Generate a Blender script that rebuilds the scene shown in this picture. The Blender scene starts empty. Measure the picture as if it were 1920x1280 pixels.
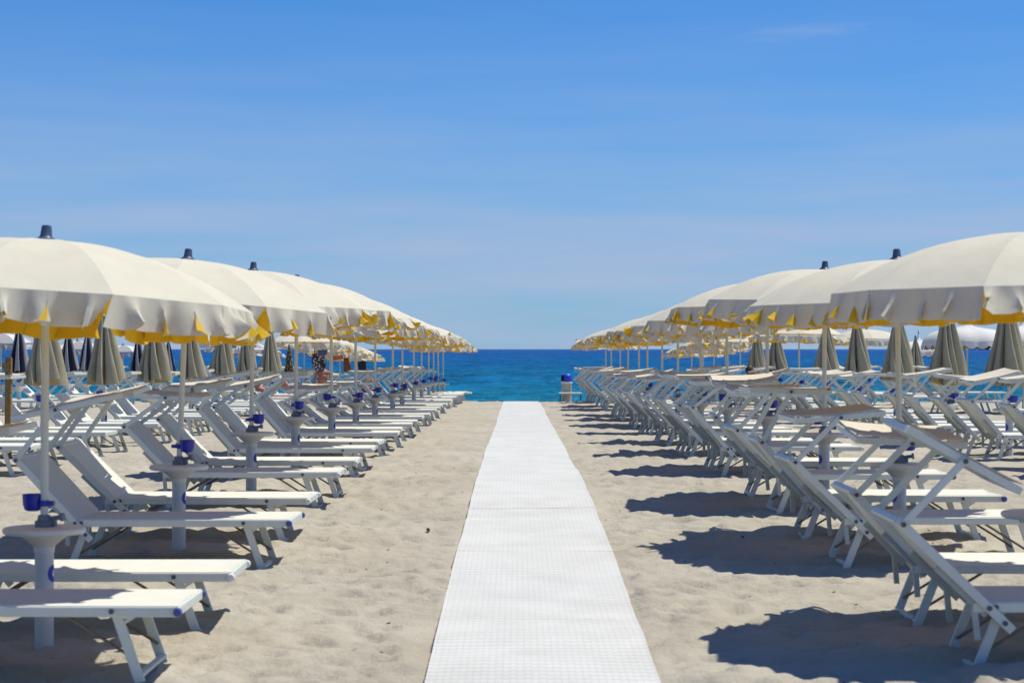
import bpy, bmesh, math, random
import numpy as np
from mathutils import Vector, Matrix

random.seed(7)
RNG = np.random.default_rng(7)
SC = bpy.context.scene
COL = SC.collection
PI = math.pi

# ------------------------------------------------------------------ camera
EYE = 1.5
cam = bpy.data.cameras.new('camera')
cam.sensor_width = 36.0
cam.lens = 3700.0 / 1920.0 * 36.0
cam.clip_start = 0.1
cam.clip_end = 60000.0
cam.dof.use_dof = True
cam.dof.focus_distance = 26.0
cam.dof.aperture_fstop = 5.6
cam_o = bpy.data.objects.new('camera', cam)
COL.objects.link(cam_o)
cam_o.location = (0, 0, EYE)
cam_o.rotation_euler = (PI/2 + 14.0/3700.0, 0, 10.0/3700.0)
SC.camera = cam_o

# ------------------------------------------------------------------ sky and sun
SUN = Vector((0.42, 0.16, 1.0)).normalized()
sun_el = math.asin(SUN.z)
sun_az = math.atan2(SUN.x, SUN.y)
w = bpy.data.worlds.new('World')
SC.world = w
w.use_nodes = True
nt = w.node_tree
nt.nodes.clear()
out = nt.nodes.new('ShaderNodeOutputWorld')
bg = nt.nodes.new('ShaderNodeBackground')
sky = nt.nodes.new('ShaderNodeTexSky')
sky.sky_type = 'NISHITA'
sky.sun_disc = False
sky.sun_elevation = sun_el
sky.sun_rotation = sun_az
sky.altitude = 0
sky.air_density = 1.0
sky.dust_density = 0.1
sky.ozone_density = 2.0
bg.inputs['Strength'].default_value = 0.10
# thin high cirrus veils, spread over the whole dome
tc = nt.nodes.new('ShaderNodeTexCoord')
mp = nt.nodes.new('ShaderNodeMapping')
mp.inputs['Scale'].default_value = (2.6, 2.6, 26.0)
mp.inputs['Rotation'].default_value = (0.0, 0.10, 0.0)
nz = nt.nodes.new('ShaderNodeTexNoise')
nz.inputs['Scale'].default_value = 1.6
nz.inputs['Detail'].default_value = 5.0
nz.inputs['Roughness'].default_value = 0.55
# sea haze: strongest at the horizon all the way round, thinning upwards, broken into faint streaks
sep = nt.nodes.new('ShaderNodeSeparateXYZ')
sq = nt.nodes.new('ShaderNodeMath'); sq.operation = 'MULTIPLY'
nt.links.new(tc.outputs['Generated'], sep.inputs['Vector'])
nt.links.new(sep.outputs['Z'], sq.inputs[0]); nt.links.new(sep.outputs['Z'], sq.inputs[1])
gs = nt.nodes.new('ShaderNodeMath'); gs.operation = 'MULTIPLY'; gs.inputs[1].default_value = -1.0 / math.sin(math.radians(6.6)) ** 2
nt.links.new(sq.outputs[0], gs.inputs[0])
ex = nt.nodes.new('ShaderNodeMath'); ex.operation = 'EXPONENT'; nt.links.new(gs.outputs[0], ex.inputs[0])
st1 = nt.nodes.new('ShaderNodeMapRange')
st1.inputs['From Min'].default_value = 0.30; st1.inputs['From Max'].default_value = 0.72
st1.inputs['To Min'].default_value = 0.42; st1.inputs['To Max'].default_value = 1.12
nt.links.new(nz.outputs['Fac'], st1.inputs['Value'])
hz_ = nt.nodes.new('ShaderNodeMath'); hz_.operation = 'MULTIPLY'
nt.links.new(ex.outputs[0], hz_.inputs[0]); nt.links.new(st1.outputs['Result'], hz_.inputs[1])
st2 = nt.nodes.new('ShaderNodeMapRange')   # cirrus wisps higher up
st2.inputs['From Min'].default_value = 0.52; st2.inputs['From Max'].default_value = 0.80
st2.inputs['To Min'].default_value = 0.0; st2.inputs['To Max'].default_value = 0.5
nt.links.new(nz.outputs['Fac'], st2.inputs['Value'])
rp = nt.nodes.new('ShaderNodeMath'); rp.operation = 'MAXIMUM'
nt.links.new(hz_.outputs[0], rp.inputs[0]); nt.links.new(st2.outputs['Result'], rp.inputs[1])
tint = nt.nodes.new('ShaderNodeMixRGB')   # camera white balance of the photograph, the same over the whole dome
tint.blend_type = 'MULTIPLY'
tint.inputs['Fac'].default_value = 1.0
tint.inputs['Color2'].default_value = (0.225, 0.635, 1.17, 1)
mx = nt.nodes.new('ShaderNodeMixRGB')
mx.blend_type = 'MIX'
mx.inputs['Color2'].default_value = (4.0, 4.95, 7.0, 1)
nt.links.new(tc.outputs['Generated'], mp.inputs['Vector'])
nt.links.new(mp.outputs['Vector'], nz.inputs['Vector'])
nt.links.new(rp.outputs[0], mx.inputs['Fac'])
nt.links.new(sky.outputs['Color'], tint.inputs['Color1'])
nt.links.new(tint.outputs['Color'], mx.inputs['Color1'])
nt.links.new(mx.outputs['Color'], bg.inputs['Color'])
nt.links.new(bg.outputs['Background'], out.inputs['Surface'])

sl = bpy.data.lights.new('sun', 'SUN')
sl.energy = 4.9
sl.angle = math.radians(0.53)
sl.color = (1.0, 0.945, 0.80)
so = bpy.data.objects.new('sun', sl)
COL.objects.link(so)
so.rotation_euler = SUN.to_track_quat('Z', 'Y').to_euler()
so.location = (20, 10, 40)

SC.view_settings.view_transform = 'Standard'
SC.view_settings.look = 'None'
SC.view_settings.gamma = 1.0
SC.view_settings.exposure = 0.0
SC.view_settings.use_curve_mapping = False
SC.cycles.max_bounces = 8
SC.cycles.transparent_max_bounces = 8

# ------------------------------------------------------------------ materials
def mat(name, col, rough=0.6, noise=0.0, nscale=20.0, metal=0.0, spec=0.4, bump=0.0, bscale=200.0, trans=0.0, tcol=None):
    m = bpy.data.materials.new(name)
    m.use_nodes = True
    t = m.node_tree
    b = t.nodes['Principled BSDF']
    b.inputs['Base Color'].default_value = (*col, 1)
    b.inputs['Roughness'].default_value = rough
    b.inputs['Metallic'].default_value = metal
    b.inputs['Specular IOR Level'].default_value = spec
    if noise > 0 or bump > 0:
        g = t.nodes.new('ShaderNodeNewGeometry')
    if noise > 0:
        n = t.nodes.new('ShaderNodeTexNoise')
        n.inputs['Scale'].default_value = nscale
        n.inputs['Detail'].default_value = 5
        t.links.new(g.outputs['Position'], n.inputs['Vector'])
        r = t.nodes.new('ShaderNodeMapRange')
        r.inputs['From Min'].default_value = 0.3
        r.inputs['From Max'].default_value = 0.7
        r.inputs['To Min'].default_value = 1.0 - noise
        r.inputs['To Max'].default_value = 1.0 + noise * 0.5
        t.links.new(n.outputs['Fac'], r.inputs['Value'])
        mm = t.nodes.new('ShaderNodeMixRGB')
        mm.blend_type = 'MULTIPLY'
        mm.inputs['Fac'].default_value = 1
        mm.inputs['Color1'].default_value = (*col, 1)
        t.links.new(r.outputs['Result'], mm.inputs['Color2'])
        t.links.new(mm.outputs['Color'], b.inputs['Base Color'])
    if bump > 0:
        n2 = t.nodes.new('ShaderNodeTexNoise')
        n2.inputs['Scale'].default_value = bscale
        n2.inputs['Detail'].default_value = 3
        t.links.new(g.outputs['Position'], n2.inputs['Vector'])
        bp = t.nodes.new('ShaderNodeBump')
        bp.inputs['Strength'].default_value = bump
        bp.inputs['Distance'].default_value = 0.01
        t.links.new(n2.outputs['Fac'], bp.inputs['Height'])
        t.links.new(bp.outputs['Normal'], b.inputs['Normal'])
    if trans > 0:
        tr = t.nodes.new('ShaderNodeBsdfTranslucent')
        tr.inputs['Color'].default_value = (*(tcol or col), 1)
        ms = t.nodes.new('ShaderNodeMixShader')
        ms.inputs['Fac'].default_value = trans
        o = t.nodes['Material Output']
        t.links.new(b.outputs['BSDF'], ms.inputs[1])
        t.links.new(tr.outputs['BSDF'], ms.inputs[2])
        t.links.new(ms.outputs['Shader'], o.inputs['Surface'])
    return m

M = {}
M['cream'] = mat('cream_canvas', (0.705, 0.70, 0.60), 0.85, 0.05, 6, spec=0.12, bump=0.35, bscale=9, trans=0.24, tcol=(0.88, 0.80, 0.58))
M['white_canvas'] = mat('white_canvas', (0.72, 0.72, 0.70), 0.8, 0.04, 6, spec=0.15, trans=0.15)
M['grey_canvas'] = mat('grey_canvas', (0.36, 0.35, 0.36), 0.85, 0.06, 6, spec=0.15, trans=0.1)
M['navy_canvas'] = mat('navy_canvas', (0.018, 0.022, 0.05), 0.85, 0.1, 6, spec=0.15)
M['yellow'] = mat('yellow_lining', (0.88, 0.61, 0.045), 0.85, 0.05, 6, spec=0.1, trans=0.42, tcol=(0.95, 0.64, 0.05))
M['beige'] = mat('beige_canvas', (0.39, 0.35, 0.24), 0.9, 0.10, 5, spec=0.1, bump=0.3, bscale=40)
M['beige_in'] = mat('ochre_lining', (0.62, 0.42, 0.10), 0.9, 0.06, 5, spec=0.1)
M['mesh_white'] = mat('white_mesh_fabric', (0.76, 0.76, 0.685), 0.75, 0.04, 10, spec=0.25, bump=0.2, bscale=400, trans=0.12)
M['shade_fabric'] = mat('sand_coloured_fabric', (0.70, 0.64, 0.52), 0.8, 0.06, 9, spec=0.2, bump=0.2, bscale=300, trans=0.12)
M['alu'] = mat('painted_aluminium', (0.62, 0.655, 0.61), 0.42, 0.05, 12, spec=0.45)
M['alu_grey'] = mat('grey_aluminium', (0.40, 0.44, 0.43), 0.4, 0.10, 14, spec=0.5)
M['rod'] = mat('dull_steel_rod', (0.22, 0.18, 0.14), 0.5, 0.2, 25, metal=0.5)
M['bolt'] = mat('dark_bolt', (0.09, 0.10, 0.11), 0.4, 0.0, metal=0.3)
M['pole'] = mat('white_pole_paint', (0.60, 0.63, 0.575), 0.4, 0.04, 8)
M['pvc'] = mat('white_plastic_tube', (0.59, 0.60, 0.575), 0.42, 0.05, 9)
M['table'] = mat('white_plastic_table', (0.68, 0.675, 0.62), 0.45, 0.05, 10)
M['clamp'] = mat('grey_plastic_clamp', (0.16, 0.20, 0.25), 0.45, 0.1, 30)
M['finial'] = mat('slate_blue_plastic', (0.055, 0.085, 0.15), 0.4, 0.1, 30)
M['blue'] = mat('royal_blue_plastic', (0.006, 0.018, 0.36), 0.35, 0.08, 30, spec=0.5)
M['cap_blue'] = mat('blue_end_cap', (0.06, 0.09, 0.30), 0.4)
M['cap_white'] = mat('white_end_cap', (0.72, 0.74, 0.76), 0.4)
M['stick_white'] = mat('white_sticker_print', (0.8, 0.8, 0.82), 0.4)
M['rib'] = mat('pale_rib_metal', (0.55, 0.56, 0.52), 0.4)
M['wood'] = mat('weathered_timber', (0.24, 0.155, 0.055), 0.85, 0.3, 20)
M['bin_body'] = mat('grey_bin_plastic', (0.40, 0.395, 0.36), 0.6, 0.1, 8)
M['bin_blue'] = mat('blue_bin_lid', (0.02, 0.07, 0.55), 0.4, 0.05, 8)
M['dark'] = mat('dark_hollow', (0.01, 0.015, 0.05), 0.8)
M['green_metal'] = mat('dark_green_metal', (0.03, 0.08, 0.08), 0.5)
M['skin'] = mat('tanned_skin', (0.36, 0.15, 0.09), 0.55, 0.1, 10)
M['skin_pink'] = mat('pink_skin', (0.58, 0.27, 0.19), 0.55, 0.1, 10)
M['hair'] = mat('dark_hair', (0.03, 0.02, 0.025), 0.6, 0.2, 60)
M['swim'] = mat('plum_swimwear', (0.10, 0.03, 0.10), 0.7)
M['red_towel'] = mat('rust_red_towel', (0.42, 0.10, 0.06), 0.95, 0.15, 20, bump=0.4, bscale=120)
M['leather'] = mat('brown_leather', (0.20, 0.062, 0.012), 0.5, 0.2, 12)
M['coral'] = mat('coral_canvas', (0.55, 0.14, 0.07), 0.75, 0.1, 12)
M['navy_bag'] = mat('navy_cloth', (0.02, 0.02, 0.05), 0.8, 0.2, 12)
M['denim'] = mat('denim_blue_cloth', (0.10, 0.12, 0.30), 0.85, 0.15, 14)
M['debris'] = mat('dark_driftwood', (0.05, 0.035, 0.025), 0.9, 0.3, 60)
M['rope'] = mat('grey_cord', (0.3, 0.28, 0.24), 0.8)

# patterned fabrics
def pattern_mat(name, c1, c2, scale):
    m = bpy.data.materials.new(name); m.use_nodes = True
    t = m.node_tree; b = t.nodes['Principled BSDF']; b.inputs['Roughness'].default_value = 0.85
    g = t.nodes.new('ShaderNodeTexCoord')
    v = t.nodes.new('ShaderNodeTexVoronoi'); v.inputs['Scale'].default_value = scale
    r = t.nodes.new('ShaderNodeValToRGB'); r.color_ramp.interpolation = 'CONSTANT'
    r.color_ramp.elements[0].color = (*c1, 1); r.color_ramp.elements[1].position = 0.45; r.color_ramp.elements[1].color = (*c2, 1)
    t.links.new(g.outputs['Object'], v.inputs['Vector']); t.links.new(v.outputs['Distance'], r.inputs['Fac'])
    t.links.new(r.outputs['Color'], b.inputs['Base Color'])
    return m
M['print_bag'] = pattern_mat('white_on_navy_print', (0.55, 0.53, 0.52), (0.03, 0.03, 0.07), 16)
M['print_olive'] = pattern_mat('olive_print', (0.32, 0.24, 0.06), (0.06, 0.05, 0.03), 14)

# sand
def sand_material():
    m = bpy.data.materials.new('beach_sand'); m.use_nodes = True
    t = m.node_tree; b = t.nodes['Principled BSDF']
    b.inputs['Roughness'].default_value = 0.95; b.inputs['Specular IOR Level'].default_value = 0.1
    g = t.nodes.new('ShaderNodeNewGeometry')
    n1 = t.nodes.new('ShaderNodeTexNoise'); n1.inputs['Scale'].default_value = 0.9; n1.inputs['Detail'].default_value = 6
    n2 = t.nodes.new('ShaderNodeTexNoise'); n2.inputs['Scale'].default_value = 160; n2.inputs['Detail'].default_value = 2
    t.links.new(g.outputs['Position'], n1.inputs['Vector']); t.links.new(g.outputs['Position'], n2.inputs['Vector'])
    r = t.nodes.new('ShaderNodeValToRGB')
    r.color_ramp.elements[0].position = 0.3; r.color_ramp.elements[0].color = (0.388, 0.352, 0.285, 1)
    r.color_ramp.elements[1].position = 0.72; r.color_ramp.elements[1].color = (0.468, 0.435, 0.365, 1)
    t.links.new(n1.outputs['Fac'], r.inputs['Fac'])
    r2 = t.nodes.new('ShaderNodeMapRange'); r2.inputs['From Min'].default_value = 0.25; r2.inputs['From Max'].default_value = 0.75
    r2.inputs['To Min'].default_value = 0.82; r2.inputs['To Max'].default_value = 1.1
    t.links.new(n2.outputs['Fac'], r2.inputs['Value'])
    mm = t.nodes.new('ShaderNodeMixRGB'); mm.blend_type = 'MULTIPLY'; mm.inputs['Fac'].default_value = 1
    t.links.new(r.outputs['Color'], mm.inputs['Color1']); t.links.new(r2.outputs['Result'], mm.inputs['Color2'])
    t.links.new(mm.outputs['Color'], b.inputs['Base Color'])
    n3 = t.nodes.new('ShaderNodeTexNoise'); n3.inputs['Scale'].default_value = 14; n3.inputs['Detail'].default_value = 8; n3.inputs['Roughness'].default_value = 0.62
    t.links.new(g.outputs['Position'], n3.inputs['Vector'])
    bp = t.nodes.new('ShaderNodeBump'); bp.inputs['Strength'].default_value = 0.8; bp.inputs['Distance'].default_value = 0.03
    t.links.new(n3.outputs['Fac'], bp.inputs['Height']); t.links.new(bp.outputs['Normal'], b.inputs['Normal'])
    return m
M['sand'] = sand_material()

def mat_mat():
    m = bpy.data.materials.new('white_ribbed_plastic'); m.use_nodes = True
    t = m.node_tree; b = t.nodes['Principled BSDF']
    b.inputs['Roughness'].default_value = 0.6; b.inputs['Specular IOR Level'].default_value = 0.25
    g = t.nodes.new('ShaderNodeNewGeometry')
    n = t.nodes.new('ShaderNodeTexNoise'); n.inputs['Scale'].default_value = 2.2; n.inputs['Detail'].default_value = 7; n.inputs['Roughness'].default_value = 0.65
    t.links.new(g.outputs['Position'], n.inputs['Vector'])
    r = t.nodes.new('ShaderNodeValToRGB')
    r.color_ramp.elements[0].position = 0.32; r.color_ramp.elements[0].color = (0.56, 0.555, 0.525, 1)
    r.color_ramp.elements[1].position = 0.62; r.color_ramp.elements[1].color = (0.635, 0.635, 0.61, 1)
    t.links.new(n.outputs['Fac'], r.inputs['Fac'])
    # sand dust lodged in the weave
    n2 = t.nodes.new('ShaderNodeTexNoise'); n2.inputs['Scale'].default_value = 9; n2.inputs['Detail'].default_value = 9; n2.inputs['Roughness'].default_value = 0.75
    t.links.new(g.outputs['Position'], n2.inputs['Vector'])
    r2 = t.nodes.new('ShaderNodeValToRGB')
    r2.color_ramp.elements[0].position = 0.55; r2.color_ramp.elements[0].color = (0, 0, 0, 1)
    r2.color_ramp.elements[1].position = 0.74; r2.color_ramp.elements[1].color = (0.5, 0.5, 0.5, 1)
    t.links.new(n2.outputs['Fac'], r2.inputs['Fac'])
    mm = t.nodes.new('ShaderNodeMixRGB'); mm.inputs['Color2'].default_value = (0.6, 0.55, 0.46, 1)
    t.links.new(r2.outputs['Color'], mm.inputs['Fac']); t.links.new(r.outputs['Color'], mm.inputs['Color1'])
    # cross-groove shade and grey dust painted into the colour; lengthwise cords darkened too
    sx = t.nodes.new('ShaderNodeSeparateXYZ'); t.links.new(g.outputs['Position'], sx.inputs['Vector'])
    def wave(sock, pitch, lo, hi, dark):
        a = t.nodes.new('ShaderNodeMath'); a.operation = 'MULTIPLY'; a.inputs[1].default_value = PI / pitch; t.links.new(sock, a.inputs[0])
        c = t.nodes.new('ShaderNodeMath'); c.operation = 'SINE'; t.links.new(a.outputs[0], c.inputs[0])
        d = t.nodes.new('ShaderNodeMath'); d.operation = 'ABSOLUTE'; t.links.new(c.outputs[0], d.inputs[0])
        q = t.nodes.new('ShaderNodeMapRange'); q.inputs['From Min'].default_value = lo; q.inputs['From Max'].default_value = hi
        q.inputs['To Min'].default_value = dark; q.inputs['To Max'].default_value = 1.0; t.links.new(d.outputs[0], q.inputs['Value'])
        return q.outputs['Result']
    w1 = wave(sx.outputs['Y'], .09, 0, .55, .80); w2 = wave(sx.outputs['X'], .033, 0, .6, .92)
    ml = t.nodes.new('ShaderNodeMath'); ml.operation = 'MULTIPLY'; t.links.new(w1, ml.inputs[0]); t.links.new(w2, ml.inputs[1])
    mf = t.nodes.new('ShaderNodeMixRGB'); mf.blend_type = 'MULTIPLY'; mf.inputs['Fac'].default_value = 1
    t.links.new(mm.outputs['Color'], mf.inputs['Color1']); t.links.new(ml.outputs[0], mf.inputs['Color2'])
    t.links.new(mf.outputs['Color'], b.inputs['Base Color'])
    return m
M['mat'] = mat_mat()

def sea_material():
    m = bpy.data.materials.new('sea_water'); m.use_nodes = True
    t = m.node_tree; b = t.nodes['Principled BSDF']
    g = t.nodes.new('ShaderNodeNewGeometry')
    sx = t.nodes.new('ShaderNodeSeparateXYZ'); t.links.new(g.outputs['Position'], sx.inputs['Vector'])
    # the bed falls away from the shore: shallow water is greener, deep water is blue
    mr = t.nodes.new('ShaderNodeMapRange'); mr.inputs['From Min'].default_value = 80; mr.inputs['From Max'].default_value = 900
    mr.clamp = True
    t.links.new(sx.outputs['Y'], mr.inputs['Value'])
    pw = t.nodes.new('ShaderNodeMath'); pw.operation = 'POWER'; pw.inputs[1].default_value = 0.45
    t.links.new(mr.outputs['Result'], pw.inputs[0])
    mp = t.nodes.new('ShaderNodeMapping'); mp.inputs['Scale'].default_value = (0.012, 0.03, 1)
    t.links.new(g.outputs['Position'], mp.inputs['Vector'])
    n0 = t.nodes.new('ShaderNodeTexNoise'); n0.inputs['Scale'].default_value = 1.0; n0.inputs['Detail'].default_value = 5
    t.links.new(mp.outputs['Vector'], n0.inputs['Vector'])
    ad = t.nodes.new('ShaderNodeMath'); ad.operation = 'MULTIPLY_ADD'; ad.inputs[1].default_value = 0.5; ad.inputs[2].default_value = -0.25
    t.links.new(n0.outputs['Fac'], ad.inputs[0])
    a2 = t.nodes.new('ShaderNodeMath'); a2.operation = 'ADD'
    t.links.new(ad.outputs[0], a2.inputs[0]); t.links.new(pw.outputs[0], a2.inputs[1])
    r = t.nodes.new('ShaderNodeValToRGB')
    e = r.color_ramp.elements
    e[0].position = 0.0; e[0].color = (0.003, 0.145, 0.215, 1)
    e[1].position = 1.0; e[1].color = (0.0015, 0.060, 0.235, 1)
    x = e.new(0.35); x.color = (0.002, 0.100, 0.245, 1)
    t.links.new(a2.outputs[0], r.inputs['Fac'])
    mp2 = t.nodes.new('ShaderNodeMapping'); mp2.inputs['Scale'].default_value = (0.6, 1.0, 1); mp2.inputs['Rotation'].default_value = (0, 0, 0.12)
    t.links.new(g.outputs['Position'], mp2.inputs['Vector'])
    n1 = t.nodes.new('ShaderNodeTexNoise'); n1.inputs['Scale'].default_value = 0.9; n1.inputs['Detail'].default_value = 6; n1.inputs['Roughness'].default_value = 0.6
    t.links.new(mp2.outputs['Vector'], n1.inputs['Vector'])
    # light and dark of the wave facets painted into the water colour
    mr2 = t.nodes.new('ShaderNodeMapRange'); mr2.inputs['From Min'].default_value = 0.30; mr2.inputs['From Max'].default_value = 0.70
    mr2.inputs['To Min'].default_value = 0.45; mr2.inputs['To Max'].default_value = 1.65
    mp3 = t.nodes.new('ShaderNodeMapping'); mp3.inputs['Scale'].default_value = (0.22, 0.16, 1)
    t.links.new(g.outputs['Position'], mp3.inputs['Vector'])
    n3 = t.nodes.new('ShaderNodeTexNoise'); n3.inputs['Scale'].default_value = 1.0; n3.inputs['Detail'].default_value = 7; n3.inputs['Roughness'].default_value = 0.7
    t.links.new(mp3.outputs['Vector'], n3.inputs['Vector']); t.links.new(n3.outputs['Fac'], mr2.inputs['Value'])
    mb = t.nodes.new('ShaderNodeMixRGB'); mb.blend_type = 'MULTIPLY'; mb.inputs['Fac'].default_value = 1
    t.links.new(r.outputs['Color'], mb.inputs['Color1']); t.links.new(mr2.outputs['Result'], mb.inputs['Color2'])
    bp = t.nodes.new('ShaderNodeBump'); bp.inputs['Strength'].default_value = 1.0; bp.inputs['Distance'].default_value = 0.8
    t.links.new(n1.outputs['Fac'], bp.inputs['Height'])
    # water body below, sky mirrored on the facets of a roughened surface
    df = t.nodes.new('ShaderNodeBsdfDiffuse'); gl = t.nodes.new('ShaderNodeBsdfGlossy'); gl.inputs['Roughness'].default_value = 0.18
    t.links.new(mb.outputs['Color'], df.inputs['Color'])
    fr = t.nodes.new('ShaderNodeFresnel'); fr.inputs['IOR'].default_value = 1.33
    fm = t.nodes.new('ShaderNodeMath'); fm.operation = 'MULTIPLY'; fm.inputs[1].default_value = 0.42
    t.links.new(fr.outputs['Fac'], fm.inputs[0])
    for q in (df, gl, fr): t.links.new(bp.outputs['Normal'], q.inputs['Normal'])
    ms = t.nodes.new('ShaderNodeMixShader'); t.links.new(fm.outputs[0], ms.inputs['Fac'])
    t.links.new(df.outputs['BSDF'], ms.inputs[1]); t.links.new(gl.outputs['BSDF'], ms.inputs[2])
    t.links.new(ms.outputs['Shader'], t.nodes['Material Output'].inputs['Surface'])
    t.nodes.remove(b)
    return m
M['sea'] = sea_material()

# ------------------------------------------------------------------ mesh helpers
class MB:
    def __init__(s): s.v = []; s.f = []; s.m = []; s.sm = []
    def add(s, verts, faces, mi=0, smooth=False):
        o = len(s.v); s.v += [tuple(p) for p in verts]
        s.f += [tuple(i + o for i in f) for f in faces]
        s.m += [mi] * len(faces); s.sm += [smooth] * len(faces)
    def bar(s, p0, p1, w, h, up=(0, 0, 1), mi=0, bev=0.0):
        # rectangular bar, w across, h along 'up'
        p0 = Vector(p0); p1 = Vector(p1); d = (p1 - p0).normalized(); up = Vector(up)
        side = d.cross(up)
        if side.length < 1e-4: side = d.cross(Vector((0, 1, 0)))
        side.normalize(); u = side.cross(d).normalized()
        if bev <= 0: bev = min(w, h) * 0.16
        a, b = w / 2, h / 2
        prof = [(-a + bev, -b), (a - bev, -b), (a, -b + bev), (a, b - bev), (a - bev, b), (-a + bev, b), (-a, b - bev), (-a, -b + bev)]
        n = 8
        vs = [p0 + side * x + u * y for x, y in prof] + [p1 + side * x + u * y for x, y in prof]
        fs = [(i, (i + 1) % n, n + (i + 1) % n, n + i) for i in range(n)] + [tuple(range(n - 1, -1, -1)), tuple(range(n, 2 * n))]
        s.add(vs, fs, mi)
    def tube(s, p0, p1, r0, r1=None, n=10, mi=0, caps=True):
        r1 = r0 if r1 is None else r1
        p0 = Vector(p0); p1 = Vector(p1); d = (p1 - p0).normalized()
        a = d.orthogonal().normalized(); b = d.cross(a)
        vs = []
        for p, r in ((p0, r0), (p1, r1)):
            for i in range(n):
                t = 2 * PI * i / n; vs.append(p + a * (r * math.cos(t)) + b * (r * math.sin(t)))
        s.add(vs, [(i, (i + 1) % n, n + (i + 1) % n, n + i) for i in range(n)], mi, True)
        if caps: s.add(vs, [tuple(range(n - 1, -1, -1)), tuple(range(n, 2 * n))], mi)
    def lathe(s, prof, n=20, c=(0, 0, 0), mi=0, smooth=True):
        vs = []; fs = []
        for r, z in prof:
            for i in range(n):
                t = 2 * PI * i / n; vs.append((c[0] + r * math.cos(t), c[1] + r * math.sin(t), c[2] + z))
        for k in range(len(prof) - 1):
            for i in range(n):
                j = (i + 1) % n; fs.append((k * n + i, k * n + j, (k + 1) * n + j, (k + 1) * n + i))
        s.add(vs, fs, mi, smooth)
        s.add(vs, [tuple(range(n - 1, -1, -1)), tuple(range((len(prof) - 1) * n, len(prof) * n))], mi)
    def sheet(s, P, th, mo=0, mi_=0, smooth=True):
        # P[nu][nv] grid of points; a cloth with real thickness, outer side mo and inner side mi_
        P = np.asarray(P, float)
        du = np.gradient(P, axis=0); dv = np.gradient(P, axis=1)
        N = np.cross(du, dv); N /= (np.linalg.norm(N, axis=2, keepdims=True) + 1e-9)
        nu, nv = P.shape[:2]
        Q = P - N * th
        idx = lambda i, j: i * nv + j
        fo = [(idx(i, j), idx(i + 1, j), idx(i + 1, j + 1), idx(i, j + 1)) for i in range(nu - 1) for j in range(nv - 1)]
        s.add(P.reshape(-1, 3), fo, mo, smooth)
        fi = [tuple(reversed(f)) for f in fo]
        s.add(Q.reshape(-1, 3), fi, mi_, smooth)
        ring = [(i, 0) for i in range(nu)] + [(nu - 1, j) for j in range(1, nv)] + [(i, nv - 1) for i in range(nu - 2, -1, -1)] + [(0, j) for j in range(nv - 2, 0, -1)]
        vs = [P[i, j] for i, j in ring] + [Q[i, j] for i, j in ring]
        n = len(ring)
        s.add(vs, [(k, n + k, n + (k + 1) % n, (k + 1) % n) for k in range(n)], mo, smooth)
    def mesh(s, name, mats, sharp=42):
        me = bpy.data.meshes.new(name)
        me.from_pydata(s.v, [], s.f)
        for m in (mats if isinstance(mats, (list, tuple)) else [mats]): me.materials.append(M[m])
        me.polygons.foreach_set('material_index', s.m)
        me.polygons.foreach_set('use_smooth', s.sm)
        me.update()
        me.set_sharp_from_angle(angle=math.radians(sharp))
        return me

def ob(name, me, parent=None, loc=(0, 0, 0), rot=(0, 0, 0), scale=None):
    o = bpy.data.objects.new(name, me)
    COL.objects.link(o)
    o.location = loc; o.rotation_euler = rot
    if scale: o.scale = scale
    if parent: o.parent = parent
    return o
def tag(o, label=None, cat=None, group=None, kind=None):
    if label: o['label'] = label
    if cat: o['category'] = cat
    if group: o['group'] = group
    if kind: o['kind'] = kind
    return o
def thing(name, loc, label, cat, group=None, rot=(0, 0, 0)):
    o = bpy.data.objects.new(name, None); COL.objects.link(o)
    o.empty_display_size = 0.1
    o.location = loc; o.rotation_euler = rot
    return tag(o, label, cat, group)

# ------------------------------------------------------------------ terrain
GP = np.array([(-60, 0.0), (0, 0), (8.5, 0.0), (11, .035), (13, .08), (15, .13), (17, .165), (19, .18), (21, .185), (25, .16), (29, .12), (36, .07), (45, .03), (52, -.01), (57, -.06),
               (60, -.115), (64, -.23), (70, -.43), (76, -.60), (80, -.76), (90, -1.3), (120, -2.6)])
def g(y):
    return np.interp(y, GP[:, 0], GP[:, 1])
def gz(x, y): return float(g(y))

def vnoise(x, y, seed):
    r = np.random.default_rng(seed)
    tab = r.random((256, 256))
    xi = np.floor(x).astype(int); yi = np.floor(y).astype(int)
    fx = x - xi; fy = y - yi
    fx = fx * fx * (3 - 2 * fx); fy = fy * fy * (3 - 2 * fy)
    a = tab[xi % 256, yi % 256]; b = tab[(xi + 1) % 256, yi % 256]
    c = tab[xi % 256, (yi + 1) % 256]; d = tab[(xi + 1) % 256, (yi + 1) % 256]
    return (a * (1 - fx) + b * fx) * (1 - fy) + (c * (1 - fx) + d * fx) * fy - 0.5

WALK_X0, WALK_X1 = -0.41, 0.645

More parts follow.
